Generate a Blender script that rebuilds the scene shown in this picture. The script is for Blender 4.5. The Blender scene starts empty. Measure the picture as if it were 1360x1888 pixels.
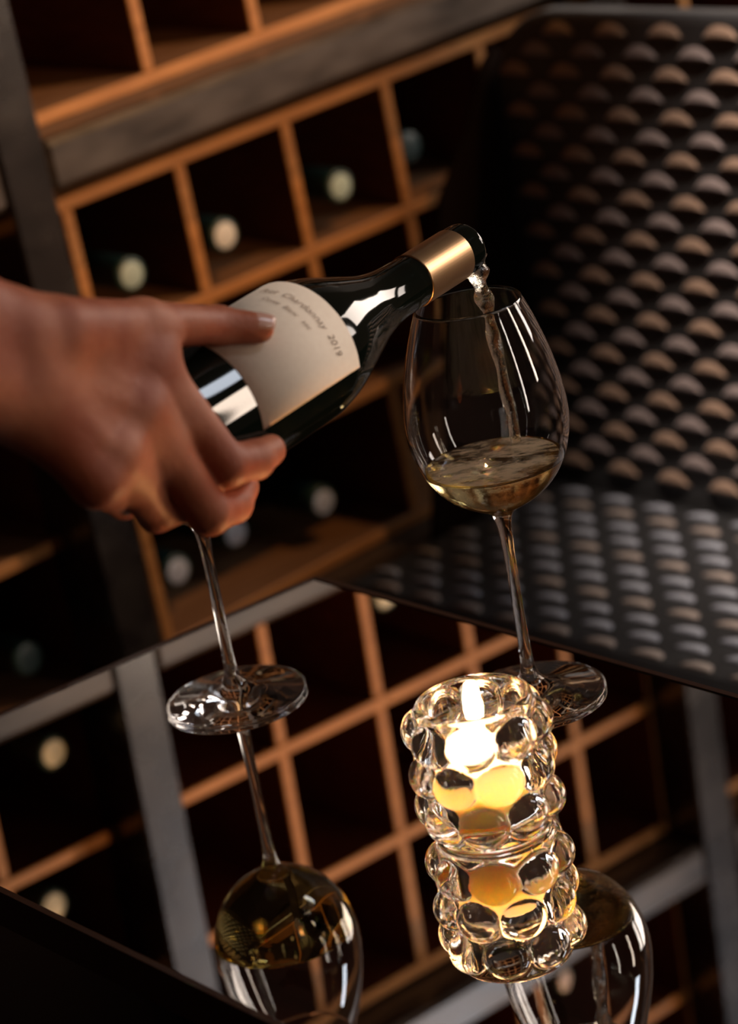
import bpy, bmesh, math, random
import numpy as np
from mathutils import Vector, Matrix
random.seed(7)
SC = bpy.context.scene
COL = SC.collection

# ------------------------------------------------------------------ camera
CAM = Vector((0.0, 0.0, 0.63862))
RT = Vector((0.98349, -0.06177, -0.17010)).normalized()
FW = Vector((0.0, 0.93994, -0.34135)).normalized()
UP = RT.cross(FW).normalized()
cd = bpy.data.cameras.new('camera'); cam = bpy.data.objects.new('camera', cd); COL.objects.link(cam)
cam.matrix_world = Matrix(((RT.x, UP.x, -FW.x, CAM.x), (RT.y, UP.y, -FW.y, CAM.y), (RT.z, UP.z, -FW.z, CAM.z), (0, 0, 0, 1)))
cd.sensor_fit = 'VERTICAL'; cd.sensor_height = 36.0; cd.sensor_width = 36.0
cd.lens = 5000.0 / 1888.0 * 36.0
cd.clip_start = 0.02; cd.clip_end = 50
cd.dof.use_dof = True; cd.dof.focus_distance = 1.455; cd.dof.aperture_fstop = 5.8
SC.camera = cam

# ------------------------------------------------------------------ world, lights, exposure
w = bpy.data.worlds.new('world'); SC.world = w; w.use_nodes = True
bg = w.node_tree.nodes['Background']; bg.inputs[0].default_value = (0.75, 0.40, 0.28, 1); bg.inputs[1].default_value = 0.035

def area(name, loc, target, sx, sy, power, color):
    d = bpy.data.lights.new(name, 'AREA'); d.shape = 'RECTANGLE'; d.size = sx; d.size_y = sy
    d.energy = power; d.color = color
    o = bpy.data.objects.new(name, d); COL.objects.link(o); o.location = loc
    o.rotation_euler = (Vector(target) - Vector(loc)).to_track_quat('-Z', 'Y').to_euler()
    return o

def spot(name, loc, target, power, color, angle, blend=0.6, radius=0.06):
    d = bpy.data.lights.new(name, 'SPOT'); d.energy = power; d.color = color; d.spot_size = math.radians(angle); d.spot_blend = blend
    d.shadow_soft_size = radius
    o = bpy.data.objects.new(name, d); COL.objects.link(o); o.location = loc
    o.rotation_euler = (Vector(target) - Vector(loc)).to_track_quat('-Z', 'Y').to_euler()
    return o

# glazed wall of the room on the right: tall bright panes low down, blue sky panes above
def pane(y0, y1, z0, z1, radiance, color):
    area('window_light', (2.2, (y0 + y1) / 2, (z0 + z1) / 2), (0.0, (y0 + y1) / 2, (z0 + z1) / 2), y1 - y0, z1 - z0, radiance * math.pi * (y1 - y0) * (z1 - z0), color)
pane(0.05, 0.17, -0.12, 1.20, 15, (1.0, 0.86, 0.74))
pane(1.22, 1.36, 0.15, 1.15, 20, (1.0, 0.80, 0.64))
pane(2.10, 2.40, 0.30, 1.00, 8, (1.0, 0.86, 0.76))
pane(2.60, 3.90, 0.45, 1.15, 9.5, (1.0, 0.85, 0.73))
pane(1.48, 1.84, 1.60, 2.80, 11.0, (0.82, 0.89, 1.0))
# warm ceiling spot lamps, with one added low fill
spot('ceiling_spot', (1.25, 1.77, 2.1), (-0.04, 2.26, 0.50), 76, (1.0, 0.50, 0.17), 27, 0.8, 0.04)
spot('low_fill', (1.0, 0.90, 0.52), (-0.09, 2.20, 0.27), 33, (1.0, 0.48, 0.15), 24, 0.9, 0.05)  # added orange fill for shelf and divider fronts below the rail, no fixture
spot('ceiling_spot', (0.44, 1.50, 1.45), (0.56, 1.96, 0.16), 190, (1.0, 0.78, 0.64), 33, 1.0, 0.05)

SC.view_settings.view_transform = 'Standard'; SC.view_settings.look = 'None'
SC.view_settings.gamma = 1.0; SC.view_settings.use_curve_mapping = False
SC.view_settings.exposure = 0.15
try:
    SC.cycles.max_bounces = 24; SC.cycles.transmission_bounces = 24; SC.cycles.glossy_bounces = 12
    SC.cycles.transparent_max_bounces = 16; SC.cycles.sample_clamp_indirect = 6.0
    SC.cycles.caustics_refractive = True; SC.cycles.caustics_reflective = False
except Exception:
    pass

# ------------------------------------------------------------------ materials
def mat(name):
    m = bpy.data.materials.new(name); m.use_nodes = True
    nt = m.node_tree; b = nt.nodes['Principled BSDF']
    return m, nt, b

def setp(b, **k):
    names = dict(color='Base Color', rough='Roughness', metal='Metallic', ior='IOR', trans='Transmission Weight', coat='Coat Weight',
                 coatr='Coat Roughness', sss='Subsurface Weight', sssr='Subsurface Radius', ssss='Subsurface Scale', sheen='Sheen Weight',
                 emc='Emission Color', ems='Emission Strength', spec='Specular IOR Level', sheenr='Sheen Roughness')
    for a, v in k.items():
        i = b.inputs.get(names[a])
        if i is None: continue
        if a in ('color', 'emc') and len(v) == 3: v = (*v, 1)
        i.default_value = v

def noise_color(nt, b, cols, scale=(8, 8, 8), nscale=4.0, detail=6, bump=0.0, coord='Object', rough=None):
    tc = nt.nodes.new('ShaderNodeTexCoord'); mp = nt.nodes.new('ShaderNodeMapping'); mp.inputs['Scale'].default_value = scale
    nz = nt.nodes.new('ShaderNodeTexNoise'); nz.inputs['Scale'].default_value = nscale; nz.inputs['Detail'].default_value = detail
    nt.links.new(tc.outputs[coord], mp.inputs[0]); nt.links.new(mp.outputs[0], nz.inputs['Vector'])
    cr = nt.nodes.new('ShaderNodeValToRGB')
    el = cr.color_ramp.elements
    while len(el) < len(cols): el.new(0.5)
    for i, (p, c) in enumerate(cols): el[i].position = p; el[i].color = (*c, 1)
    nt.links.new(nz.outputs['Fac'], cr.inputs[0]); nt.links.new(cr.outputs[0], b.inputs['Base Color'])
    if bump:
        bp = nt.nodes.new('ShaderNodeBump'); bp.inputs['Strength'].default_value = bump; bp.inputs['Distance'].default_value = 0.002
        nt.links.new(nz.outputs['Fac'], bp.inputs['Height']); nt.links.new(bp.outputs[0], b.inputs['Normal'])
    if rough:
        mr = nt.nodes.new('ShaderNodeMapRange'); mr.inputs[3].default_value = rough[0]; mr.inputs[4].default_value = rough[1]
        nt.links.new(nz.outputs['Fac'], mr.inputs[0]); nt.links.new(mr.outputs[0], b.inputs['Roughness'])

M = {}
def wood(name, cols, scale, rough=0.55, bump=0.25):
    m, nt, b = mat(name); setp(b, rough=rough); noise_color(nt, b, cols, scale, 3.0, 8, bump); M[name] = m
wood('edge_wood', [(0.3, (0.38, 0.15, 0.035)), (0.7, (0.54, 0.235, 0.065))], (6, 6, 40))
wood('board_wood', [(0.3, (0.10, 0.025, 0.009)), (0.7, (0.17, 0.045, 0.016))], (10, 10, 60))
wood('shelf_wood', [(0.3, (0.16, 0.075, 0.032)), (0.7, (0.26, 0.135, 0.065))], (4, 40, 40))
wood('back_wood', [(0.3, (0.12, 0.030, 0.010)), (0.7, (0.20, 0.055, 0.018))], (20, 20, 3))
m, nt, b = mat('worn_paint'); setp(b, rough=0.36, spec=0.6, coat=0.25, coatr=0.3)
noise_color(nt, b, [(0.30, (0.022, 0.015, 0.011)), (0.48, (0.055, 0.041, 0.032)), (0.72, (0.09, 0.070, 0.056))], (4, 9, 12), 3.4, 10, 0.35, 'Object', (0.22, 0.45)); M['paint'] = m
m, nt, b = mat('dark_worn_paint'); setp(b, rough=0.24, spec=0.6, coat=0.9, coatr=0.16)
noise_color(nt, b, [(0.30, (0.006, 0.004, 0.003)), (0.5, (0.016, 0.011, 0.009)), (0.75, (0.04, 0.031, 0.025))], (6, 6, 9), 2.2, 9, 0.3, 'Object', (0.20, 0.34)); M['post_paint'] = m
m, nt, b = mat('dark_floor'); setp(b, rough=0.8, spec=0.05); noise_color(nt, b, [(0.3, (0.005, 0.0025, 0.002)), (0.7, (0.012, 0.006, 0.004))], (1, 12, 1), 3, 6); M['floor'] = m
m, nt, b = mat('dark_wall'); setp(b, rough=0.8); noise_color(nt, b, [(0.3, (0.02, 0.013, 0.010)), (0.7, (0.035, 0.024, 0.018))], (2, 2, 2), 3, 6); M['wall'] = m
m, nt, b = mat('mirror'); setp(b, color=(0.78, 0.76, 0.74), metal=1.0, rough=0.0)
tc = nt.nodes.new('ShaderNodeTexCoord'); nz = nt.nodes.new('ShaderNodeTexNoise'); nz.inputs['Scale'].default_value = 55; nz.inputs['Detail'].default_value = 8
mr = nt.nodes.new('ShaderNodeMapRange'); mr.inputs[1].default_value = 0.62; mr.inputs[2].default_value = 0.8; mr.inputs[3].default_value = 0.0; mr.inputs[4].default_value = 0.06
nt.links.new(tc.outputs['Object'], nz.inputs['Vector']); nt.links.new(nz.outputs['Fac'], mr.inputs[0]); nt.links.new(mr.outputs[0], b.inputs['Roughness']); M['mirror'] = m
m, nt, b = mat('dark_trim'); setp(b, color=(0.05, 0.02, 0.012), rough=0.3); M['trim'] = m
m, nt, b = mat('clear_glass'); setp(b, color=(1, 1, 1), rough=0.0, trans=1.0, ior=1.48); M['glass'] = m
m, nt, b = mat('thick_glass'); setp(b, color=(1.0, 0.965, 0.90), rough=0.0, trans=1.0, ior=1.5); M['thick'] = m
def winemat(name, col):
    m, nt, b = mat(name); setp(b, color=col, rough=0.0, trans=1.0, ior=1.34)
    tc = nt.nodes.new('ShaderNodeTexCoord'); nz = nt.nodes.new('ShaderNodeTexNoise'); nz.inputs['Scale'].default_value = 130; nz.inputs['Detail'].default_value = 5
    bp = nt.nodes.new('ShaderNodeBump'); bp.inputs['Strength'].default_value = 0.35; bp.inputs['Distance'].default_value = 0.002
    nt.links.new(tc.outputs['Object'], nz.inputs['Vector']); nt.links.new(nz.outputs['Fac'], bp.inputs['Height']); nt.links.new(bp.outputs[0], b.inputs['Normal'])
    M[name] = m
winemat('wine_poured', (1.0, 0.84, 0.46)); 
m, nt, b = mat('wine_still'); setp(b, color=(0.93, 0.74, 0.26), rough=0.0, trans=1.0, ior=1.34); M['wine_still'] = m
m, nt, b = mat('wine_stream'); setp(b, color=(0.99, 0.92, 0.78), rough=0.0, trans=1.0, ior=1.34)
tc = nt.nodes.new('ShaderNodeTexCoord'); nz = nt.nodes.new('ShaderNodeTexNoise'); nz.inputs['Scale'].default_value = 260; nz.inputs['Detail'].default_value = 3
bp = nt.nodes.new('ShaderNodeBump'); bp.inputs['Strength'].default_value = 0.6; bp.inputs['Distance'].default_value = 0.002
nt.links.new(tc.outputs['Object'], nz.inputs['Vector']); nt.links.new(nz.outputs['Fac'], bp.inputs['Height']); nt.links.new(bp.outputs[0], b.inputs['Normal']); M['wine_stream'] = m
# foam: fine bubbles with clear gaps
m, nt, b = mat('wine_foam'); setp(b, color=(0.96, 0.70, 0.43), rough=0.5)
tc = nt.nodes.new('ShaderNodeTexCoord'); mp = nt.nodes.new('ShaderNodeMapping'); mp.inputs['Scale'].default_value = (95, 170, 95)
nz = nt.nodes.new('ShaderNodeTexNoise'); nz.inputs['Scale'].default_value = 0.55; nz.inputs['Detail'].default_value = 7; nz.inputs['Roughness'].default_value = 0.62
mr = nt.nodes.new('ShaderNodeMapRange'); mr.inputs[1].default_value = 0.38; mr.inputs[2].default_value = 0.56; mr.inputs[4].default_value = 0.85
nt.links.new(tc.outputs['Object'], mp.inputs[0]); nt.links.new(mp.outputs[0], nz.inputs['Vector']); nt.links.new(nz.outputs['Fac'], mr.inputs[0]); nt.links.new(mr.outputs[0], b.inputs['Alpha']); M['foam'] = m
m, nt, b = mat('bottle_glass'); setp(b, color=(0.004, 0.006, 0.004), rough=0.05, ior=1.5, spec=0.5); M['bottle'] = m
m, nt, b = mat('cellar_bottle_glass'); setp(b, color=(0.006, 0.014, 0.011), rough=0.12, ior=1.5); M['cellar'] = m
m, nt, b = mat('gold_foil'); setp(b, color=(0.62, 0.37, 0.18), metal=1.0, rough=0.32); M['foil'] = m
m, nt, b = mat('label_paper'); setp(b, rough=0.75); noise_color(nt, b, [(0.3, (0.86, 0.71, 0.56)), (0.7, (0.90, 0.755, 0.60))], (300, 300, 300), 1.0, 4, 0.05); M['label'] = m
m, nt, b = mat('grey_ink'); setp(b, color=(0.46, 0.36, 0.28), rough=0.8); M['ink'] = m
def plain(name, col, rough=0.4, metal=0.0):
    m, nt, b = mat(name); setp(b, rough=rough, metal=metal)
    noise_color(nt, b, [(0.3, tuple(c * 0.9 for c in col)), (0.7, col)], (90, 90, 90), 1.5, 4); M[name] = m
plain('cap_pale', (0.46, 0.56, 0.48)); plain('cap_mint', (0.56, 0.70, 0.60)); plain('cap_cream', (0.85, 0.82, 0.74)); plain('cap_rim', (0.02, 0.05, 0.042)); plain('cap_steel', (0.72, 0.75, 0.82), 0.3, 0.2); plain('cap_dark', (0.06, 0.09, 0.09)); plain('cap_gold', (0.75, 0.70, 0.50)); plain('cap_pink', (0.55, 0.42, 0.36))
# skin
m, nt, b = mat('skin'); setp(b, rough=0.52, sss=0.25, ssss=0.004, sssr=(1.0, 0.35, 0.2), spec=0.22)
tc = nt.nodes.new('ShaderNodeTexCoord'); n1 = nt.nodes.new('ShaderNodeTexNoise'); n1.inputs['Scale'].default_value = 28; n1.inputs['Detail'].default_value = 5
cr = nt.nodes.new('ShaderNodeValToRGB'); cr.color_ramp.elements[0].position = 0.35; cr.color_ramp.elements[0].color = (0.31, 0.078, 0.036, 1); cr.color_ramp.elements[1].position = 0.68; cr.color_ramp.elements[1].color = (0.46, 0.160, 0.082, 1)
n2 = nt.nodes.new('ShaderNodeTexNoise'); n2.inputs['Scale'].default_value = 320; n2.inputs['Detail'].default_value = 3
bp = nt.nodes.new('ShaderNodeBump'); bp.inputs['Strength'].default_value = 0.25; bp.inputs['Distance'].default_value = 0.0012
nt.links.new(tc.outputs['Object'], n1.inputs['Vector']); nt.links.new(tc.outputs['Object'], n2.inputs['Vector'])
nt.links.new(n1.outputs['Fac'], cr.inputs[0]); nt.links.new(cr.outputs[0], b.inputs['Base Color']); nt.links.new(n2.outputs['Fac'], bp.inputs['Height']); nt.links.new(bp.outputs[0], b.inputs['Normal']); M['skin'] = m
m, nt, b = mat('nail'); setp(b, color=(0.62, 0.34, 0.26), rough=0.25, coat=0.3); M['nail'] = m
m, nt, b = mat('wax'); setp(b, color=(0.97, 0.74, 0.54), rough=0.5, sss=1.0, ssss=0.02, sssr=(1.0, 0.6, 0.25)); M['wax'] = m
m, nt, b = mat('flame'); setp(b, color=(0, 0, 0), emc=(1.0, 0.50, 0.17), ems=400.0); M['flame'] = m
m, nt, b = mat('wick'); setp(b, color=(0.02, 0.015, 0.01), rough=0.9); M['wick'] = m
def fabric(name, c0, c1, rough=0.7, sheen=0.2):
    m, nt, b = mat(name); setp(b, rough=rough, sheen=sheen, sheenr=0.4)
    noise_color(nt, b, [(0.3, c0), (0.7, c1)], (60, 260, 260), 2.0, 4, 0.3); M[name] = m
fabric('bench_base', (0.026, 0.028, 0.031), (0.046, 0.049, 0.054), 0.42)
fabric('seat_base', (0.012, 0.014, 0.017), (0.022, 0.025, 0.029), 0.5)
fabric('strand_tan', (0.32, 0.22, 0.16), (0.43, 0.31, 0.235))
fabric('strand_blue', (0.34, 0.39, 0.48), (0.44, 0.49, 0.58))
fabric('strand_clay', (0.36, 0.32, 0.30), (0.45, 0.40, 0.37))
fabric('strand_mauve', (0.27, 0.23, 0.23), (0.36, 0.31, 0.31))

# ------------------------------------------------------------------ helpers
def link(name, me, parent=None, mats=(), smooth=False):
    for m_ in mats: me.materials.append(m_)
    if smooth and len(me.polygons): me.polygons.foreach_set('use_smooth', [True] * len(me.polygons))
    o = bpy.data.objects.new(name, me); COL.objects.link(o)
    if parent is not None: o.parent = parent
    return o

def mesh(name, v, f):
    me = bpy.data.meshes.new(name); me.from_pydata([tuple(p) for p in v], [], [tuple(q) for q in f]); me.update()
    return me

def thing(name, label, cat, loc=(0, 0, 0), group=None, matrix=None):
    o = bpy.data.objects.new(name, None); COL.objects.link(o); o.empty_display_size = 0.05
    if matrix is not None: o.matrix_world = matrix
    else: o.location = loc
    tag(o, label, cat, group); return o

def tag(o, label=None, cat=None, group=None, kind=None):
    if label: o['label'] = label
    if cat: o['category'] = cat
    if group: o['group'] = group
    if kind: o['kind'] = kind
    return o

def boxmesh(name, x0, x1, y0, y1, z0, z1, c=0.0012):
    """box with chamfered edges; faces numbered so that the big faces come first: -x +x -y +y -z +z"""
    bm = bmesh.new()
    vs = [bm.verts.new((x, y, z)) for x in (x0, x1) for y in (y0, y1) for z in (z0, z1)]
    for q in ((0, 1, 3, 2), (4, 6, 7, 5), (0, 4, 5, 1), (2, 3, 7, 6), (0, 2, 6, 4), (1, 5, 7, 3)): bm.faces.new([vs[i] for i in q])
    if c: bmesh.ops.bevel(bm, geom=list(bm.edges), offset=c, segments=1, profile=0.5, affect='EDGES')
    bmesh.ops.recalc_face_normals(bm, faces=bm.faces)
    me = bpy.data.meshes.new(name); bm.to_mesh(me); bm.free(); return me

def lathe(name, prof, n=48, close=False):
    """prof: list of (r, z). r == 0 gives a pole."""
    v = []; rings = []
    for r, z in prof:
        if r < 1e-7: rings.append([len(v)]); v.append((0, 0, z))
        else:
            rings.append(list(range(len(v), len(v) + n)))
            v += [(r * math.cos(2 * math.pi * k / n), r * math.sin(2 * math.pi * k / n), z) for k in range(n)]
    f = []
    seq = list(range(len(rings))); pairs = list(zip(seq, seq[1:])) + ([(seq[-1], seq[0])] if close else [])
    for a, b_ in pairs:
        A, B = rings[a], rings[b_]
        if len(A) == 1 and len(B) == 1: continue
        for k in range(n):
            k2 = (k + 1) % n
            if len(A) == 1: f.append((A[0], B[k], B[k2]))
            elif len(B) == 1: f.append((A[k], B[0], A[k2]))
            else: f.append((A[k], B[k], B[k2], A[k2]))
    me = mesh(name, v, f)
    bm = bmesh.new(); bm.from_mesh(me); bmesh.ops.recalc_face_normals(bm, faces=bm.faces); bm.to_mesh(me); bm.free()
    return me

def spline(pts, sub=6):
    """Catmull-Rom through 2-D profile points"""
    out = []
    for i in range(len(pts) - 1):
        p0 = pts[max(i - 1, 0)]; p1 = pts[i]; p2 = pts[i + 1]; p3 = pts[min(i + 2, len(pts) - 1)]
        for k in range(sub):
            t = k / sub
            out.append(tuple(0.5 * (2 * b_ + (c - a) * t + (2 * a - 5 * b_ + 4 * c - d) * t * t + (3 * b_ - a - 3 * c + d) * t ** 3) for a, b_, c, d in zip(p0, p1, p2, p3)))
    out.append(tuple(pts[-1])); return out

def surface_nets(F, org, h):
    ins = F < 0
    nx, ny, nz = F.shape
    cnt = np.zeros((nx - 1, ny - 1, nz - 1), np.int8); pos = np.zeros((nx - 1, ny - 1, nz - 1, 3)); ec = np.zeros((nx - 1, ny - 1, nz - 1))
    corner = lambda a, i, j, k: a[i:nx - 1 + i, j:ny - 1 + j, k:nz - 1 + k]
    for i in (0, 1):
        for j in (0, 1):
            for k in (0, 1): cnt += corner(ins, i, j, k)
    act = (cnt > 0) & (cnt < 8)
    idx = np.argwhere(act)
    I, J, K = idx.T
    acc = np.zeros((len(idx), 3)); num = np.zeros(len(idx))
    for ax in range(3):
        for a in (0, 1):
            for b_ in (0, 1):
                o0 = [0, 0, 0]; oth = [q for q in range(3) if q != ax]; o0[oth[0]] = a; o0[oth[1]] = b_
                o1 = list(o0); o1[ax] = 1
                f0 = F[I + o0[0], J + o0[1], K + o0[2]]; f1 = F[I + o1[0], J + o1[1], K + o1[2]]
                c = (f0 < 0) != (f1 < 0); t = np.where(c, f0 / np.where(c, f0 - f1, 1), 0)
                p = np.tile(np.array(o0, float), (len(idx), 1)); p[:, ax] = t
                acc += p * c[:, None]; num += c
    V = (idx + acc / num[:, None]) * h + np.array(org)
    vid = -np.ones(act.shape, np.int64); vid[I, J, K] = np.arange(len(idx))
    faces = []
    for ax in range(3):
        sl0 = [slice(None)] * 3; sl1 = [slice(None)] * 3
        sl0[ax] = slice(0, -1); sl1[ax] = slice(1, None)
        a = ins[tuple(sl0)]; b_ = ins[tuple(sl1)]
        E = np.argwhere(a != b_)
        o1, o2 = [(1, 2), (2, 0), (0, 1)][ax]
        E = E[(E[:, o1] > 0) & (E[:, o2] > 0) & (E[:, o1] < F.shape[o1] - 1) & (E[:, o2] < F.shape[o2] - 1)]
        q = []
        for d1, d2 in ((-1, -1), (0, -1), (0, 0), (-1, 0)):
            e = E.copy(); e[:, o1] += d1; e[:, o2] += d2; q.append(vid[e[:, 0], e[:, 1], e[:, 2]])
        q = np.stack(q, 1); flip = ~a[E[:, 0], E[:, 1], E[:, 2]]
        q[flip] = q[flip][:, ::-1]; faces.append(q)
    Q = np.concatenate(faces); return V, Q

def fastmesh(name, V, Q):
    me = bpy.data.meshes.new(name); me.vertices.add(len(V)); me.vertices.foreach_set('co', V.astype(np.float32).ravel())
    me.loops.add(Q.size); me.loops.foreach_set('vertex_index', Q.astype(np.int32).ravel())
    me.polygons.add(len(Q)); me.polygons.foreach_set('loop_start', np.arange(0, Q.size, 4, dtype=np.int32))
    me.update(calc_edges=True); me.validate(); return me

def smooth_verts(V, Q, it=2, lam=0.5):
    e = np.concatenate([Q[:, [0, 1]], Q[:, [1, 2]], Q[:, [2, 3]], Q[:, [3, 0]]])
    for _ in range(it):
        s = np.zeros_like(V); n = np.zeros(len(V))
        np.add.at(s, e[:, 0], V[e[:, 1]]); np.add.at(n, e[:, 0], 1); np.add.at(s, e[:, 1], V[e[:, 0]]); np.add.at(n, e[:, 1], 1)
        V = V + lam * (s / n[:, None] - V)
    return V

# ------------------------------------------------------------------ setting: floor and walls
FZ = -0.68
KO = Vector((-0.19935, 2.15259, 0.16285))
KU = Vector((0.78442, 0.61942, 0.03182)).normalized(); KV = Vector((-0.01989, -0.02615, 0.99946)).normalized(); KN = KU.cross(KV).normalized(); KV = KN.cross(KU)
KM = Matrix(((KU.x, -KN.x, KV.x, KO.x), (KU.y, -KN.y, KV.y, KO.y), (KU.z, -KN.z, KV.z, KO.z), (0, 0, 0, 1)))
KH = Vector((KU.x, KU.y, 0)).normalized(); KB = Vector((-KH.y, KH.x, 0))      # level axes along the cabinet / into the wall
def levelmat(p): return Matrix(((KH.x, KB.x, 0, p.x), (KH.y, KB.y, 0, p.y), (0, 0, 1, p.z), (0, 0, 0, 1)))
fl = link('floor', boxmesh('floor', -2.5, 3.0, -1.0, 4.5, FZ - 0.05, FZ, 0), None, [M['floor']]); tag(fl, 'dark wooden floor of the room', kind='structure')
wb = link('wall_back', boxmesh('wall_back', -2.0, 2.4, 0.34, 0.42, FZ, 2.4, 0), None, [M['wall']]); wb.matrix_world = levelmat(Vector((KO.x, KO.y, 0))); tag(wb, 'dark wall behind the pigeonhole cabinet', kind='structure')

# ------------------------------------------------------------------ pigeonhole cabinet
cab = thing('pigeonhole_cabinet', 'large old wooden pigeonhole wine cabinet with worn painted rails behind the mirrored table', 'cabinet', matrix=KM)
DEP = 0.27; T = 0.0112
def setfaces(me, front, top):
    for p in me.polygons:
        n = p.normal
        p.material_index = front if n.y < -0.5 else (top if n.z > 0.9 else 0)
def board(name, u0, u1, v0, v1, d0=0.0, d1=DEP, front=1, top=0):
    me = boxmesh(name, u0, u1, d0, d1, v0, v1)
    o = link(name, me, cab, [M['board_wood'], M['edge_wood'], M['shelf_wood']]); setfaces(me, front, top); return o
def shelf(u0, u1, v): return board('shelf', u0, u1, v - T / 2, v + T / 2, 0.0, DEP, 1, 2)
def divider(u, v0, v1): return board('divider', u - T / 2, u + T / 2, v0 + T / 2, v1 - T / 2, 0.0015, DEP)
W = 0.1182
VL = [0.0, -0.1230, -0.2670, -0.4000]; VU = [0.0720, 0.2099, 0.3476, 0.4850]; VX = [0.5420, 0.6800, 0.8180]
bays = [(-0.43, -0.060), (-0.046, 0.586), (0.628, 0.90)]
for bi, (ua, ub) in enumerate(bays):
    for v in VL + VU + VX: shelf(ua, ub, v)
    for rows, off in ((VL, 0.0), (VU, -0.009), (VX, -0.012)):
        for a, b_ in zip(rows, rows[1:]):
            lo, hi = min(a, b_), max(a, b_)
            if bi == 1:
                us = [off + T / 2 + W * k for k in range(6)]
                us = [us[0], 0.300, 0.5795] if rows is VL and lo == VL[-1] else [us[0] if rows is VL else -0.040] + us[1:5] + [0.5795]
            elif bi == 0: us = [-0.060, -0.081 - 0.108, -0.081 - 0.108 - W, -0.424]
            else: us = [0.634, 0.634 + W, 0.634 + 2 * W]
            for u_ in us: divider(u_, lo, hi)
for u0, u1 in ((-0.076, -0.034), (0.577, 0.622)):
    me = boxmesh('post', u0, u1, -0.05, 0.02, FZ - KO.z + 0.02, 1.05, 0.002); link('post', me, cab, [M['post_paint']])
for v0, v1 in ((0.0255, 0.0665), (0.4945, 0.5365), (-0.447, -0.4065)):
    for u0, u1 in ((-0.45, -0.0765), (-0.0335, 0.5765), (0.6225, 0.92)):
        me = boxmesh('rail', u0, u1, -0.05, 0.04, v0, v1, 0.005); link('rail', me, cab, [M['paint']])
me = boxmesh('back_panel', -0.45, 0.92, DEP + 0.0005, DEP + 0.012, FZ - KO.z + 0.02, 1.0, 0); link('back_panel', me, cab, [M['back_wood']])
me = boxmesh('base_panel', -0.45, 0.92, -0.01, DEP, FZ - KO.z + 0.02, -0.4475, 0); link('base_panel', me, cab, [M['floor']])

# ------------------------------------------------------------------ bottles lying in the pigeonholes
def bottle_prof(s=1.0, base=0.280):
    p = [(0.0130, 0.0), (0.0142, 0.0015), (0.0146, 0.006), (0.0146, 0.0125), (0.0146, 0.052), (0.0149, 0.060), (0.0156, 0.075), (0.0190, 0.092), (0.0262, 0.112), (0.0335, 0.132), (0.0376, 0.148), (0.0388, 0.162), (0.0388, 0.225), (0.0388, base - 0.006), (0.0365, base - 0.0015), (0.031, base)]
    return [(r * s, z * s) for r, z in p]
def body_mesh(s, base, z0):
    pr = bottle_prof(s, base)
    pr = [q for q in spline(pr, 3) if q[1] >= z0 * s - 1e-9]
    return lathe('bottle_glass', [(0, z0 * s)] + pr + [(0.018 * s, (base - 0.012) * s), (0, (base - 0.018) * s)], 40)
CELLAR_BODY = body_mesh(1.0, 0.255, 0.0)
CAPM = lathe('capsule', [(0, -0.0014), (0.0104, -0.0012), (0.0112, -0.0008), (0.0130, -0.0004), (0.0148, 0.0006), (0.0150, 0.004), (0.0150, 0.045), (0.0148, 0.0455), (0.0146, 0.0455)], 32)
CELLAR_BODY.materials.append(M['cellar'])
for p in CELLAR_BODY.polygons: p.use_smooth = True
def cellar_bottle(u_, v_, d_, capmat, label, group=None):
    e = bpy.data.objects.new('wine_bottle', None); COL.objects.link(e)
    # mouth at the cell's front, body pointing into the cabinet
    rot = Matrix(((1, 0, 0), (0, 0, 1), (0, -1, 0))).to_4x4()
    e.matrix_world = KM @ Matrix.Translation((u_, d_, v_)) @ rot
    tag(e, label, 'bottle', group or 'bottles lying in the pigeonholes')
    b_ = bpy.data.objects.new('bottle_glass', CELLAR_BODY); COL.objects.link(b_); b_.parent = e
    me = CAPM.copy(); me.materials.append(M['cap_rim']); me.materials.append(M[capmat])
    for p in me.polygons:
        p.use_smooth = True; p.material_index = 1 if p.center.z < -0.0009 else 0
    c = bpy.data.objects.new('capsule', me); COL.objects.link(c); c.parent = e
LY = 0.0388 + 0.0005 + T / 2
cellar_bottle(0.054, VL[1] + LY, 0.004, 'cap_pale', 'wine bottle lying in the pigeonhole just above the thumb, its pale green neck end outward')
cellar_bottle(0.156, VL[1] + LY, 0.004, 'cap_cream', 'wine bottle with cream white neck end, in the pigeonhole above the held bottle label')
cellar_bottle(0.290, VL[1] + LY, 0.004, 'cap_mint', 'wine bottle with pale mint neck end in the pigeonhole beside the gold capsule')
cellar_bottle(0.398, VL[1] + LY, 0.030, 'cap_dark', 'wine bottle with dark neck end almost lost in the shadowed pigeonhole nearest the bench')
cellar_bottle(0.216, VL[3] + LY, 0.026, 'cap_steel', 'steel grey capped wine bottle nearest the filled glass in the wide bottom compartment')
cellar_bottle(0.132, VL[3] + LY, 0.052, 'cap_steel', 'grey capped wine bottle half behind the fingers in the wide bottom compartment')
cellar_bottle(0.052, VL[3] + LY, 0.036, 'cap_steel', 'grey capped wine bottle at the post end of the wide bottom compartment')
cellar_bottle(-0.126, VL[3] + LY, 0.015, 'cap_dark', 'dark wine bottle in the low compartment beyond the post, below the wrist')
cellar_bottle(-0.118, VU[0] + LY, 0.002, 'cap_gold', 'wine bottle with bright yellowish neck end mirrored in the table left of the post')
cellar_bottle(-0.140, VU[1] + LY, 0.016, 'cap_gold', 'wine bottle mirrored at the front edge of the table, its pale neck end cut off')
cellar_bottle(0.268, VU[0] + LY, 0.012, 'cap_gold', 'wine bottle with warm yellow neck end mirrored beside the far table corner')
cellar_bottle(0.405, VX[0] + LY, 0.004, 'cap_pink', 'wine bottle with dull pink neck end mirrored below the candle holder')

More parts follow.
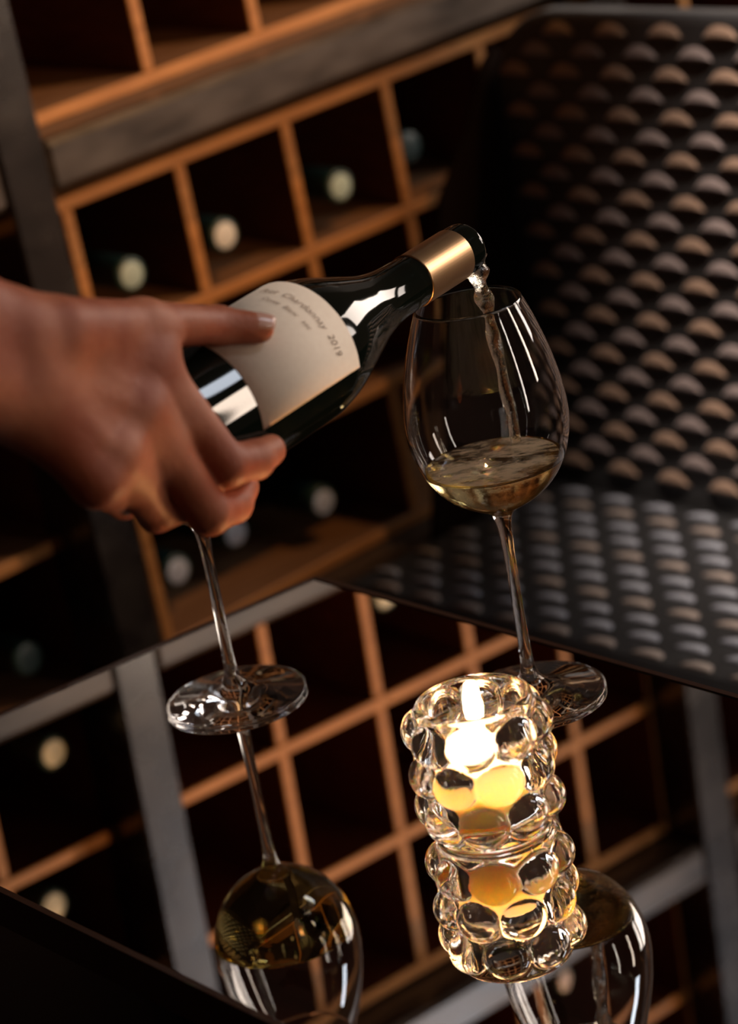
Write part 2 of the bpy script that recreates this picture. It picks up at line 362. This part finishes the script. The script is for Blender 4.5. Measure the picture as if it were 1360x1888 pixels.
# ------------------------------------------------------------------ bench with woven strands
BU, BN = 0.430, 0.0605      # back plane along the cabinet, left end off the cabinet
SZ = -0.220
bo = Vector((KO.x, KO.y, 0.0)); BM = levelmat(bo)    # local: x along cabinet, y into wall (so -y is out), z up
bench = thing('bench', 'upholstered corner bench with dark fabric covered in small woven scallops, right of the cabinet', 'bench', matrix=BM)
FAR = 0.80
seat = link('seat', boxmesh('seat', 0.150, BU, -FAR, -BN, SZ - 0.10, SZ, 0.012), bench, [M['seat_base']])
# backrest: a slab with a rounded upper corner at the cabinet end
RC, ZT, NL = 0.075, 0.2175, BN + 0.002
bp_ = [(-FAR, SZ - 0.10), (-NL, SZ - 0.10)] + [(-NL - RC + RC * math.cos(a), ZT - RC + RC * math.sin(a)) for a in [k * math.pi / 16 for k in range(9)]] + [(-FAR, ZT)]
bm = bmesh.new()
f0 = [bm.verts.new((BU, y, z)) for y, z in bp_]; f1 = [bm.verts.new((BU + 0.03, y, z)) for y, z in bp_]
bm.faces.new(f0); bm.faces.new(f1[::-1])
for q in range(len(bp_)): bm.faces.new((f0[q], f0[(q + 1) % len(bp_)], f1[(q + 1) % len(bp_)], f1[q]))
bmesh.ops.recalc_face_normals(bm, faces=bm.faces); bmesh.ops.bevel(bm, geom=list(bm.edges), offset=0.007, segments=2, profile=0.5, affect='EDGES')
me = bpy.data.meshes.new('backrest'); bm.to_mesh(me); bm.free()
back = link('backrest', me, bench, [M['bench_base']])
# added dark sheet, shaped as the shade between backrest and cabinet
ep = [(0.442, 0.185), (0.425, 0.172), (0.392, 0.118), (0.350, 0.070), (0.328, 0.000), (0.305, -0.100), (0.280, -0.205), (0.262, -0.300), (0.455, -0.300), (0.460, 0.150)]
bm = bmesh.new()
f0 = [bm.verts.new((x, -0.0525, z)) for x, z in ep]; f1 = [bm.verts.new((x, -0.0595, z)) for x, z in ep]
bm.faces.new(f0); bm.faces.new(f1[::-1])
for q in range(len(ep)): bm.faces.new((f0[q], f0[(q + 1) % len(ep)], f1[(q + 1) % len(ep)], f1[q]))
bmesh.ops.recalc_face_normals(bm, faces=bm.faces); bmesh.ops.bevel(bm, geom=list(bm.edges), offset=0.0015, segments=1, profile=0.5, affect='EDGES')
me = bpy.data.meshes.new('shade_sheet'); bm.to_mesh(me); bm.free(); link('shade_sheet', me, bench, [M['floor']])
link('base', boxmesh('base', 0.19, BU + 0.09, -FAR + 0.03, -BN - 0.02, FZ, SZ - 0.1005, 0.004), bench, [M['trim']])
def scallop_mesh(name, wid, hei, lift):
    """flat lower edge standing proud, domed top edge running into the cloth: local x across, y up the slope, z out"""
    v = []; f = []; n = 8
    for r in range(4):
        t = r / 3.0
        for k in range(n + 1):
            a = math.pi * k / n
            x = -math.cos(a) * wid / 2 * (1 - 0.12 * t) * (0.25 + 0.75 * (1 - t) if False else 1.0)
            y = math.sin(a) * hei * t
            z = lift * (1 - t) * (0.35 + 0.65 * math.sin(a)) + lift * 0.35 * math.sin(math.pi * t) * math.sin(a)
            v.append((x, y, max(z, 0.0) - 0.0003 * (t == 1)))
    for r in range(3):
        for k in range(n):
            a = r * (n + 1) + k; f.append((a, a + 1, a + n + 2, a + n + 1))
    # skirt under the lower edge
    b0 = len(v)
    for k in range(n + 1):
        x, y, z = v[k]; v.append((x, 0.0006, -0.0003))
    for k in range(n): f.append((k, b0 + k, b0 + k + 1, k + 1))
    me = mesh(name, v, f); 
    bm = bmesh.new(); bm.from_mesh(me); bmesh.ops.recalc_face_normals(bm, faces=bm.faces); bm.to_mesh(me); bm.free()
    for p in me.polygons: p.use_smooth = True
    return me
sb = [scallop_mesh('woven_strand', 0.0385, 0.0112, 0.0040) for _ in range(2)]
ss = [scallop_mesh('woven_strand', 0.0330, 0.0135, 0.0036) for _ in range(2)]
for lst, a_, b_ in ((sb, 'strand_tan', 'strand_mauve'), (ss, 'strand_clay', 'strand_blue')):
    lst[0].materials.append(M[a_]); lst[1].materials.append(M[b_])
PB, RB = 0.0610, 0.0183
for i in range(1, 24):
    z = 0.2215 - i * RB
    for k in range(8):
        n_ = 0.092 + (0.0 if i % 2 else 0.0305) + PB * k
        if n_ > FAR - 0.03 or (n_ - 0.02 < NL + RC and z + 0.01 > ZT - RC and math.hypot(NL + RC - n_ + 0.019, z + 0.008 - ZT + RC) > RC): continue
        o = bpy.data.objects.new('woven_strand', sb[(i + 1) % 2]); COL.objects.link(o); o.parent = back
        # out of the backrest is -x; across is -y ; up is z
        o.matrix_local = Matrix(((0, 0, -1, BU), (-1, 0, 0, -n_), (0, 1, 0, z - 0.004), (0, 0, 0, 1)))
PS, RS = 0.0510, 0.0236
for i in range(11):
    u_ = 0.166 + i * RS
    for k in range(9):
        n_ = 0.088 + (0.0 if i % 2 else PS / 2) + PS * k
        o = bpy.data.objects.new('woven_strand', ss[1 if i % 3 else 0]); COL.objects.link(o); o.parent = seat
        o.matrix_local = Matrix(((0, 1, 0, u_), (-1, 0, 0, -n_), (0, 0, 1, SZ), (0, 0, 0, 1)))

# the rest of the woven pattern, out of the photograph's frame: one joined part per cushion
def rest(parent, entries, mats_):
    v = []; f = []; mi = []
    for me, mx, q in entries:
        b0 = len(v); v += [tuple(mx @ p.co) for p in me.vertices]
        for p in me.polygons: f.append(tuple(b0 + i for i in p.vertices)); mi.append(q)
    me = mesh('woven_strands', v, f); o = link('woven_strands', me, parent, mats_, True)
    me.polygons.foreach_set('material_index', mi); o['kind'] = 'stuff'
eb = []; es = []
for i in range(1, 24):
    for k in range(8, 12):
        n_ = 0.092 + (0.0 if i % 2 else 0.0305) + PB * k
        if n_ < FAR - 0.03: eb.append((sb[(i + 1) % 2], Matrix(((0, 0, -1, BU), (-1, 0, 0, -n_), (0, 1, 0, 0.2175 - i * RB), (0, 0, 0, 1))), (i + 1) % 2))
for i in range(11):
    for k in range(9, 14):
        n_ = 0.088 + (0.0 if i % 2 else PS / 2) + PS * k
        q = 1 if i % 3 else 0
        if n_ < FAR - 0.03: es.append((ss[q], Matrix(((0, 1, 0, 0.166 + i * RS), (-1, 0, 0, -n_), (0, 0, 1, SZ), (0, 0, 0, 1))), q))
rest(back, eb, [M['strand_tan'], M['strand_mauve']]); rest(seat, es, [M['strand_clay'], M['strand_blue']])

# ------------------------------------------------------------------ mirrored table
TB = Vector((-0.0422, 1.6555, 0)); E1 = Vector((-0.8365, -0.5480, 0)).normalized(); E2 = Vector((0.6030, -0.7977, 0)).normalized()
LW, LL = 0.372, 0.74
def quadprism(name, p, z0, z1, ch=0.0):
    bm = bmesh.new()
    lo = [bm.verts.new((q.x, q.y, z0)) for q in p]; hi = [bm.verts.new((q.x, q.y, z1)) for q in p]
    bm.faces.new(hi); bm.faces.new(lo[::-1])
    for i in range(len(p)): bm.faces.new((lo[i], lo[(i + 1) % len(p)], hi[(i + 1) % len(p)], hi[i]))
    bmesh.ops.recalc_face_normals(bm, faces=bm.faces)
    if ch: bmesh.ops.bevel(bm, geom=list(bm.edges), offset=ch, segments=2, profile=0.5, affect='EDGES')
    me = bpy.data.meshes.new(name); bm.to_mesh(me); bm.free(); return me
table = thing('mirror_table', 'low narrow table with a mirror top and thin dark edge, in front of the cabinet', 'table', (0, 0, 0))
corn = lambda i: [TB + E1 * i + E2 * i, TB + E1 * (LW - i) + E2 * i, TB + E1 * (LW - i) + E2 * (LL - i), TB + E1 * i + E2 * (LL - i)]
link('mirror_top', quadprism('mirror_top', corn(0.004), -0.006, 0.0), table, [M['mirror']])
tr = bmesh.new()
co, ci = corn(0.0), corn(0.0038)
def ringbox():
    v = []; f = []
    for z in (-0.022, 0.0008):
        v += [(q.x, q.y, z) for q in co] + [(q.x, q.y, z) for q in ci]
    for i in range(4):
        j = (i + 1) % 4
        f += [(8 + i, 8 + j, 12 + j, 12 + i), (i, 4 + i, 4 + j, j), (i, j, 8 + j, 8 + i), (4 + i, 12 + i, 12 + j, 4 + j)]
    return mesh('edge_trim', v, f)
tr.free(); link('edge_trim', ringbox(), table, [M['trim']])
link('under_board', quadprism('under_board', corn(0.0045), -0.021, -0.0065), table, [M['trim']])
for a in (0.03, LW - 0.03):
    for b_ in (0.03, LL - 0.03):
        c = TB + E1 * a + E2 * b_; s = 0.018
        link('leg', quadprism('leg', [c + E1 * s + E2 * s, c - E1 * s + E2 * s, c - E1 * s - E2 * s, c + E1 * s - E2 * s], FZ, -0.0215, 0.002), table, [M['trim']])

# ------------------------------------------------------------------ wine glasses
OUT = [(0.0, 0.0), (0.040, 0.0), (0.0416, 0.0006), (0.0420, 0.0016), (0.0412, 0.0026), (0.030, 0.0042), (0.017, 0.0068), (0.0085, 0.0105), (0.0049, 0.0165), (0.0036, 0.026), (0.0032, 0.050), (0.0032, 0.080), (0.0037, 0.099), (0.0048, 0.1085), (0.0064, 0.1130)]
BOWL = [(0.0064, 0.1130), (0.0110, 0.1160), (0.0190, 0.1203), (0.0275, 0.1262), (0.0350, 0.1345), (0.0405, 0.1448), (0.0438, 0.1560), (0.0450, 0.1660), (0.0446, 0.1770), (0.0425, 0.1920), (0.0385, 0.2085), (0.0337, 0.2235), (0.0292, 0.2350)]
bowl_s = spline(BOWL, 5)
def offset(prof, t):
    out = []
    for i, (r, z) in enumerate(prof):
        a = prof[max(i - 1, 0)]; b_ = prof[min(i + 1, len(prof) - 1)]
        dr, dz = b_[0] - a[0], b_[1] - a[1]; L = math.hypot(dr, dz)
        out.append((r - dz / L * t, z + dr / L * t))
    return out
inner = [q for q in offset(bowl_s, 0.0010) if q[0] > 0.004]
inner[0] = (inner[0][0], inner[0][1])
def glass_mesh():
    pr = [(0, 0.0002)] + OUT[1:4] + spline(OUT[3:], 4)[1:-1] + bowl_s
    top = bowl_s[-1]; inn = inner[::-1]
    pr += [(top[0] - 0.0003, top[1] + 0.0004)] + inn + [(0, inn[-1][1] - 0.0006)]
    return lathe('glass', pr, 72)
def wine_mesh(level):
    pr = [(0, inner[0][1] - 0.0009)]
    for r, z in offset(bowl_s, 0.0008):
        if r > 0.004 and z < level: pr.append((r, z)); last = (r, z)
    # radius at level
    prof = offset(bowl_s, 0.0008)
    rl = np.interp(level, [q[1] for q in prof], [q[0] for q in prof])
    pr += [(rl, level), (rl - 0.0008, level - 0.0004), (rl - 0.003, level - 0.0008), (0.02, level - 0.0009), (0, level - 0.0009)]
    return lathe('wine', pr, 72), rl
GR = Vector((0.07251, 1.40738, 0.0003)); GL = Vector((-0.09709, 1.48031, 0.0003))
GM = glass_mesh()
g1 = link('wine_glass', GM, None, [M['glass']], True); g1.location = GR; tag(g1, 'tall wine glass on the mirror table being filled from the pouring bottle', 'wine glass', 'thin stemmed wine glasses')
g2 = g1.copy(); COL.objects.link(g2); g2.location = GL; tag(g2, 'wine glass with its bowl hidden behind the hand, only its stem and foot showing', 'wine glass', 'thin stemmed wine glasses')
LEV = 0.1432
wm, rl1 = wine_mesh(LEV); w1 = link('white_wine', wm, None, [M['wine_poured']], True); w1.location = GR; tag(w1, 'pale golden white wine swirling with fine bubbles in the glass under the bottle', 'wine')
wm2, _ = wine_mesh(0.158); w2 = link('white_wine', wm2, None, [M['wine_still']], True); w2.location = GL; tag(w2, 'still deep yellow wine mirrored in the glass behind the hand', 'wine')
# foam on the poured wine: a rippled skin of bubbles
v = []; f = []; NR, NA = 14, 64
for i in range(NR + 1):
    r = (rl1 - 0.0022) * i / NR
    for k in range(NA):
        a = 2 * math.pi * k / NA
        x, y = r * math.cos(a), r * math.sin(a)
        z = LEV + 0.0002 + 0.0007 * (math.sin(x * 260 + 1.3 * math.sin(y * 310)) + math.sin(y * 420 + x * 130)) * (1 - (i / NR) ** 4) * 0.5
        v.append((x, y, z))
for i in range(NR):
    for k in range(NA):
        k2 = (k + 1) % NA; f.append((i * NA + k, (i + 1) * NA + k, (i + 1) * NA + k2, i * NA + k2))
fo = link('foam', mesh('foam', v, f), w1, [M['foam']], True); tag(fo, 'tan skin of bubbles on the wine', kind='stuff')

# ------------------------------------------------------------------ the pouring bottle
BS = 0.97
MO = Vector((0.0775, 1.41974, 0.26264)); BD = Vector((-0.66527, -0.74394, -0.06304)).normalized()
TC = (CAM - MO); XA = (TC - BD * TC.dot(BD)).normalized()      # toward the viewer, across the axis
XA = Vector((XA.x, XA.y, XA.z)); YA = BD.cross(XA)
BMX = Matrix(((XA.x, YA.x, BD.x, MO.x), (XA.y, YA.y, BD.y, MO.y), (XA.z, YA.z, BD.z, MO.z), (0, 0, 0, 1)))
pb = thing('wine_bottle', 'dark green wine bottle with cream label and gold neck band, held tilted over the glass', 'bottle', matrix=BMX)
# hollow mouth, then the outside
op = [(r * BS, z * BS) for r, z in [(0, 0.03), (0.0085, 0.03), (0.0092, 0.004), (0.0098, 0.0006), (0.0115, -0.0002)]]
pr = spline(bottle_prof(BS, 0.280), 4)
link('bottle_glass', lathe('bottle_glass', op + pr + [(0.018 * BS, 0.268 * BS), (0, 0.262 * BS)], 64), pb, [M['bottle']], True)
link('neck_band', lathe('neck_band', [(0.0145 * BS, 0.0131 * BS), (0.01505 * BS, 0.0133 * BS), (0.01505 * BS, 0.0516 * BS), (0.01535 * BS, 0.0518 * BS), (0.01465 * BS, 0.0522 * BS)], 64), pb, [M['foil']], True)
def wrap(phi0, phi1, s0, s1, r, nphi=48, ns=2):
    v = []; f = []
    for i in range(ns + 1):
        for k in range(nphi + 1):
            a = phi0 + (phi1 - phi0) * k / nphi; s_ = s0 + (s1 - s0) * i / ns
            v.append((r * math.cos(a), r * math.sin(a), s_))
    for i in range(ns):
        for k in range(nphi):
            a = i * (nphi + 1) + k; f.append((a, a + 1, a + nphi + 2, a + nphi + 1))
    return mesh('wrap', v, f)
# sign of the angle that runs toward the lower edge in the picture
SG = 1 if (YA.z < 0) else -1
RL = 0.0388 * BS
LS0, LS1 = 0.1505 * BS, 0.2290 * BS
lab = link('label', wrap(SG * math.radians(-112), SG * math.radians(36), LS0, LS1, RL + 0.00025), pb, [M['label']], True)
sol = lab.modifiers.new('thick', 'SOLIDIFY'); sol.thickness = 0.0002; sol.offset = 1
tag(lab, 'cream paper label with small grey lettering')
def wrapped_text(txt, size, s_at, phi_c, shear=0.3):
    cu = bpy.data.curves.new('lettering', 'FONT'); cu.body = txt; cu.size = size; cu.align_x = 'CENTER'; cu.shear = shear
    to = bpy.data.objects.new('lettering_tmp', cu); COL.objects.link(to)
    dg = bpy.context.evaluated_depsgraph_get(); dg.update()
    me = bpy.data.meshes.new_from_object(to.evaluated_get(dg)); bpy.data.objects.remove(to)
    for vtx in me.vertices:
        a = math.radians(phi_c) + vtx.co.x / RL
        r = RL + 0.00052
        vtx.co = Vector((r * math.cos(SG * a), r * math.sin(SG * a), s_at - vtx.co.y))
    me.update(); return me
l1 = link('lettering', wrapped_text('Petit  Chardonnay  2019', 0.0058, LS0 + 0.0145, -26), lab, [M['ink']])
l2 = link('lettering', wrapped_text('Cuvee  Blanc   sec', 0.0042, LS0 + 0.0225, -34), lab, [M['ink']])

# ------------------------------------------------------------------ stream of wine
st0 = MO + BD * 0.004 + Vector((0, 0, -0.0088)) ; 
def stream():
    v = []; f = []; N_, A_ = 44, 14
    top = MO - BD * 0.001 + Vector((0.0, 0.0, -0.0072)); g = 9.81; vel = Vector((-BD.x, -BD.y, 0)).normalized() * 0.10
    Ttot = math.sqrt(2 * (top.z - LEV + 0.002) / g)
    for i in range(N_ + 1):
        t = Ttot * (i / N_) ** 0.75
        p = top + vel * t + Vector((0, 0, -0.5 * g * t * t))
        q = i / N_
        rr = 0.0062 * (1 - q) ** 1.4 + 0.0034 - 0.0008 * q
        tw = 2.6 * q + 0.5
        for k in range(A_):
            a = 2 * math.pi * k / A_
            rx = rr * (1 + 0.22 * math.sin(9 * q * 2 * math.pi * 0.6)); ry = rr * (0.62 + 0.18 * math.cos(11 * q * 2 * math.pi * 0.5))
            wob = 0.0006 * math.sin(31 * q + 1.7 * a)
            x = (rx + wob) * math.cos(a); y = (ry + wob) * math.sin(a)
            v.append((p.x + x * math.cos(tw) - y * math.sin(tw), p.y + x * math.sin(tw) + y * math.cos(tw), p.z))
    for i in range(N_):
        for k in range(A_):
            k2 = (k + 1) % A_; f.append((i * A_ + k, (i + 1) * A_ + k, (i + 1) * A_ + k2, i * A_ + k2))
    f.append(tuple(range(A_))[::-1]); f.append(tuple(N_ * A_ + k for k in range(A_)))
    me = mesh('stream', v, f)
    bm = bmesh.new(); bm.from_mesh(me); bmesh.ops.recalc_face_normals(bm, faces=bm.faces); bm.to_mesh(me); bm.free()
    return me
so = link('wine_stream', stream(), None, [M['wine_stream']], True); tag(so, 'thin twisting stream of wine falling from the bottle mouth into the glass', 'wine')

# ------------------------------------------------------------------ bubble glass candle holder
CH = Vector((0.03428, 1.25471, 0.0004))
def holder():
    h = 0.0010
    xs = np.arange(-0.045, 0.0451, h); zs = np.arange(-0.004, 0.0801, h)
    X, Y, Z = np.meshgrid(xs, xs, zs, indexing='ij')
    R = np.sqrt(X * X + Y * Y)
    RO, H = 0.0306, 0.0748
    rd = 0.003
    qx = R - (RO - rd); qz = np.abs(Z - H / 2) - (H / 2 - rd)
    D = np.sqrt(np.maximum(qx, 0) ** 2 + np.maximum(qz, 0) ** 2) + np.minimum(np.maximum(qx, qz), 0) - rd
    k = 0.0007
    rows = [(0.0160, 0.0), (0.0378, 0.5), (0.0590, 0.0)]
    for zc, ph in rows:
        for i in range(8):
            a = 2 * math.pi * (i + ph) / 8 + PHI
            cx, cy = 0.0284 * math.cos(a), 0.0284 * math.sin(a)
            dx, dy, dz = X - cx, Y - cy, Z - zc
            rad = dx * math.cos(a) + dy * math.sin(a); tan = -dx * math.sin(a) + dy * math.cos(a)
            er, et, ez = 0.0110, 0.0126, 0.0119
            q = np.sqrt((rad / er) ** 2 + (tan / et) ** 2 + (dz / ez) ** 2)
            g = np.sqrt((rad / er ** 2) ** 2 + (tan / et ** 2) ** 2 + (dz / ez ** 2) ** 2) + 1e-9
            e = q * (q - 1) / g
            hh = np.clip(0.5 + 0.5 * (e - D) / k, 0, 1); D = e * (1 - hh) + D * hh - k * hh * (1 - hh)
    # flat foot and hollow
    D = np.maximum(D, 0.0 - Z)
    RI = 0.0255
    qx = R - (RI - 0.003); qz = np.maximum(0.0105 + 0.003 - Z, Z - 0.2)
    C = np.sqrt(np.maximum(qx, 0) ** 2 + np.maximum(qz, 0) ** 2) + np.minimum(np.maximum(qx, qz), 0) - 0.003
    D = np.maximum(D, -C)
    V, Q = surface_nets(D, (xs[0], xs[0], zs[0]), h)
    V = smooth_verts(V, Q, 2, 0.4)
    return fastmesh('glass_body', V, Q)
PHI = math.atan2(-CH.y, -CH.x) + math.radians(-10)
hm = holder()
ho = link('candle_holder', hm, None, [M['thick']], True); ho.location = CH; tag(ho, 'thick clear glass candle holder covered in round bubbles, lit from within, on the mirror table', 'candle holder')
tl = thing('tealight', 'burning cream tealight candle glowing inside the bubble glass holder', 'candle', CH + Vector((0, 0, 0.0107)))
link('wax', lathe('wax', [(0, 0), (0.0215, 0), (0.0238, 0.0016), (0.0244, 0.004), (0.0244, 0.0285), (0.0236, 0.0300), (0.0222, 0.0288), (0.0214, 0.0195), (0.0190, 0.0165), (0, 0.0160)], 48), tl, [M['wax']], True)
link('wick', lathe('wick', [(0, 0.0155), (0.0007, 0.0155), (0.0007, 0.0285), (0, 0.0290)], 8), tl, [M['wick']])
link('flame', lathe('flame', spline([(0, 0.0255), (0.0024, 0.0265), (0.0048, 0.0310), (0.0054, 0.0360), (0.0044, 0.0440), (0.0020, 0.0530), (0, 0.0590)], 3), 20), tl, [M['flame']], True)
pl = bpy.data.lights.new('flame_light', 'POINT'); pl.energy = 0.65; pl.color = (1.0, 0.46, 0.20); pl.shadow_soft_size = 0.004
plo = bpy.data.objects.new('flame_light', pl); COL.objects.link(plo); plo.location = CH + Vector((0, 0, 0.0107 + 0.0228))

# ------------------------------------------------------------------ the hand and forearm
J = dict(elbT=(-0.2221, 1.0481, 0.4194), elbB=(-0.2250, 1.0387, 0.3935), wrT=(-0.1372, 1.1403, 0.3363), wrB=(-0.1399, 1.1345, 0.3056),
         cmc=(-0.1183, 1.1491, 0.3314), tmcp=(-0.0868, 1.1988, 0.3129), tip_ip=(-0.0549, 1.2458, 0.2929), ttip=(-0.0339, 1.2527, 0.2855), web=(-0.0797, 1.2028, 0.3033),
         imcp=(-0.0822, 1.1944, 0.2950), ipip=(-0.0576, 1.1984, 0.2414), idip=(-0.0459, 1.2155, 0.2328), itip=(-0.0374, 1.2293, 0.2314),
         mmcp=(-0.0950, 1.1763, 0.2802), mpip=(-0.0733, 1.1906, 0.2200), mdip=(-0.0626, 1.2139, 0.2139), mtip=(-0.0529, 1.2262, 0.2169),
         rmcp=(-0.1068, 1.1551, 0.2686), rpip=(-0.0971, 1.1892, 0.2258), rdip=(-0.0894, 1.1924, 0.2255), rtip=(-0.0832, 1.1884, 0.2312),
         pmcp=(-0.1166, 1.1397, 0.2616), ppip=(-0.1120, 1.2022, 0.2292), pdip=(-0.1024, 1.2014, 0.2331), ptip=(-0.0954, 1.1974, 0.2386),
         palm=(-0.1158, 1.1474, 0.2973))
J = {k: np.array(v) for k, v in J.items()}
J['imcp'] += np.array(RT) * -0.0055 + np.array(UP) * -0.001; J['ipip'] += np.array(RT) * -0.0040 + np.array(UP) * -0.0030
for k_, q_ in (('itip', -0.0040), ('idip', -0.0030), ('mtip', -0.0040), ('ttip', -0.0022)): J[k_] += np.array(RT) * q_
def hand():
    h = 0.0013
    lo = np.array([-0.262, 1.005, 0.196]); hi = np.array([-0.018, 1.275, 0.462])
    ax = [np.arange(a, b_ + h, h) for a, b_ in zip(lo, hi)]
    X, Y, Z = np.meshgrid(*[a.astype(np.float32) for a in ax], indexing='ij')
    def cone(a, b_, r0, r1):
        a = np.asarray(a, np.float32); b_ = np.asarray(b_, np.float32); d = b_ - a; L2 = float(d @ d)
        t = ((X - a[0]) * d[0] + (Y - a[1]) * d[1] + (Z - a[2]) * d[2]) / L2; t = np.clip(t, 0, 1)
        return np.sqrt((X - a[0] - t * d[0]) ** 2 + (Y - a[1] - t * d[1]) ** 2 + (Z - a[2] - t * d[2]) ** 2) - (r0 + (r1 - r0) * t)
    def smin(a, b_, k):
        hh = np.clip(0.5 + 0.5 * (b_ - a) / k, 0, 1); return b_ * (1 - hh) + a * hh - k * hh * (1 - hh)
    def chain(pts, rs, k=0.003):
        D = None
        for i in range(len(pts) - 1):
            c = cone(pts[i], pts[i + 1], rs[i], rs[i + 1]); D = c if D is None else smin(D, c, k)
        return D
    tocam = np.array(CAM) - J['mmcp']; tocam /= np.linalg.norm(tocam)
    P = cone(J['elbT'], J['wrT'], 0.027, 0.0180)
    P = smin(P, cone(J['elbB'], J['wrB'], 0.031, 0.0185), 0.02)
    for nm, r0, r1 in (('imcp', 0.0165, 0.0125), ('mmcp', 0.0165, 0.0125), ('rmcp', 0.0165, 0.0118), ('pmcp', 0.0165, 0.0105)):
        st = J['wrT'] * (0.8 if nm == 'imcp' else 0.55 if nm == 'mmcp' else 0.3 if nm == 'rmcp' else 0.05)
        st = st + J['wrB'] * (1 - (0.8 if nm == 'imcp' else 0.55 if nm == 'mmcp' else 0.3 if nm == 'rmcp' else 0.05))
        P = smin(P, cone(st, J[nm], r0, r1), 0.012)
    for a_, b_, pa, pb_ in (('imcp', 'mmcp', 'ipip', 'mpip'), ('mmcp', 'rmcp', 'mpip', 'rpip'), ('rmcp', 'pmcp', 'rpip', 'ppip')):
        m0 = (J[a_] + J[b_]) / 2; m1 = 0.62 * m0 + 0.38 * (J[pa] + J[pb_]) / 2
        P = smin(P, cone(m0, m1, 0.0115, 0.0085), 0.008)
    P = smin(P, cone(J['cmc'], J['tmcp'], 0.0140, 0.0112), 0.012)
    P = smin(P, cone(J['web'], J['imcp'] + 0.15 * (J['cmc'] - J['imcp']), 0.0085, 0.0100), 0.010)
    # knuckles and tendons raised on the back of the hand
    for nm in ('imcp', 'mmcp', 'rmcp'):
        c = J[nm] + tocam * 0.0072; P = smin(P, cone(c, c + np.array([0, 0, 1e-4]), 0.0084, 0.0084), 0.006)
        w0 = J['wrT'] * 0.5 + J['wrB'] * 0.5 + tocam * 0.0150; w1_ = J[nm] + tocam * 0.0118
        P = smin(P, cone(w0 * 0.75 + w1_ * 0.25, w1_, 0.0030, 0.0034), 0.005)
    # wrist bone
    c = J['wrT'] + tocam * 0.006; P = smin(P, cone(c, c + np.array([0, 0, 1e-4]), 0.014, 0.014), 0.010)
    fingers = [
        (chain([J['tmcp'], J['tip_ip'], J['ttip']], [0.0112, 0.0094, 0.0076]), 0.007),
        (chain([J['imcp'], J['ipip'], J['idip'], J['itip']], [0.0126, 0.0108, 0.0094, 0.0080]), 0.010),
        (chain([J['mmcp'], J['mpip'], J['mdip'], J['mtip']], [0.0120, 0.0104, 0.0090, 0.0077]), 0.010),
        (chain([J['rmcp'], J['rpip'], J['rdip'], J['rtip']], [0.0112, 0.0094, 0.0082, 0.0070]), 0.008),
        (chain([J['pmcp'], J['ppip'], J['pdip'], J['ptip']], [0.0098, 0.0082, 0.0072, 0.0062]), 0.008)]
    D = P.copy()
    for fd, k in fingers: D = np.minimum(D, smin(P, fd, k))
    # skin presses against the bottle instead of passing into it
    A = np.array(MO); B = np.array(BD)
    s_ = (X - A[0]) * B[0] + (Y - A[1]) * B[1] + (Z - A[2]) * B[2]
    rr = np.sqrt(np.maximum((X - A[0]) ** 2 + (Y - A[1]) ** 2 + (Z - A[2]) ** 2 - s_ ** 2, 0))
    bot = np.maximum(rr - (RL + 0.0007), s_ - (0.280 * BS + 0.0007))
    D = np.maximum(D, -bot)
    V, Q = surface_nets(D, lo, h)
    V = smooth_verts(V, Q, 3, 0.5)
    return fastmesh('person', V, Q)
pe = link('person', hand(), None, [M['skin']], True); tag(pe, 'bare right hand and forearm reaching in and gripping the dark wine bottle by its base', 'person')
def nail(tip, prev, outw, r, name='fingernail'):
    tip = Vector(tip); d = (tip - Vector(prev)).normalized(); n = Vector(outw); n = (n - d * n.dot(d)).normalized(); s = d.cross(n)
    v = []; f = []
    for i in range(7):
        for k in range(7):
            a = (k / 6 - 0.5) * 1.7; q = (i / 6 - 0.5)
            L = 0.0062 * (1 - 0.25 * abs(k / 6 - 0.5) * 2 * (1 if i > 3 else 0.3))
            p = tip + d * (q * 2 * L + 0.0005) + (n * math.cos(a) + s * math.sin(a)) * (r + 0.0002 - 0.0012 * max(0, q) * 1.2)
            v.append(p)
    for i in range(6):
        for k in range(6): a = i * 7 + k; f.append((a, a + 1, a + 8, a + 7))
    o = link(name, mesh(name, v, f), pe, [M['nail']], True)
    so_ = o.modifiers.new('thick', 'SOLIDIFY'); so_.thickness = 0.0008
    return o
nail(J['ttip'], J['tip_ip'], CAM * 0.5 - Vector(J['ttip']) * 0.5 + Vector((0.05, 0, 0.9)), 0.0076)
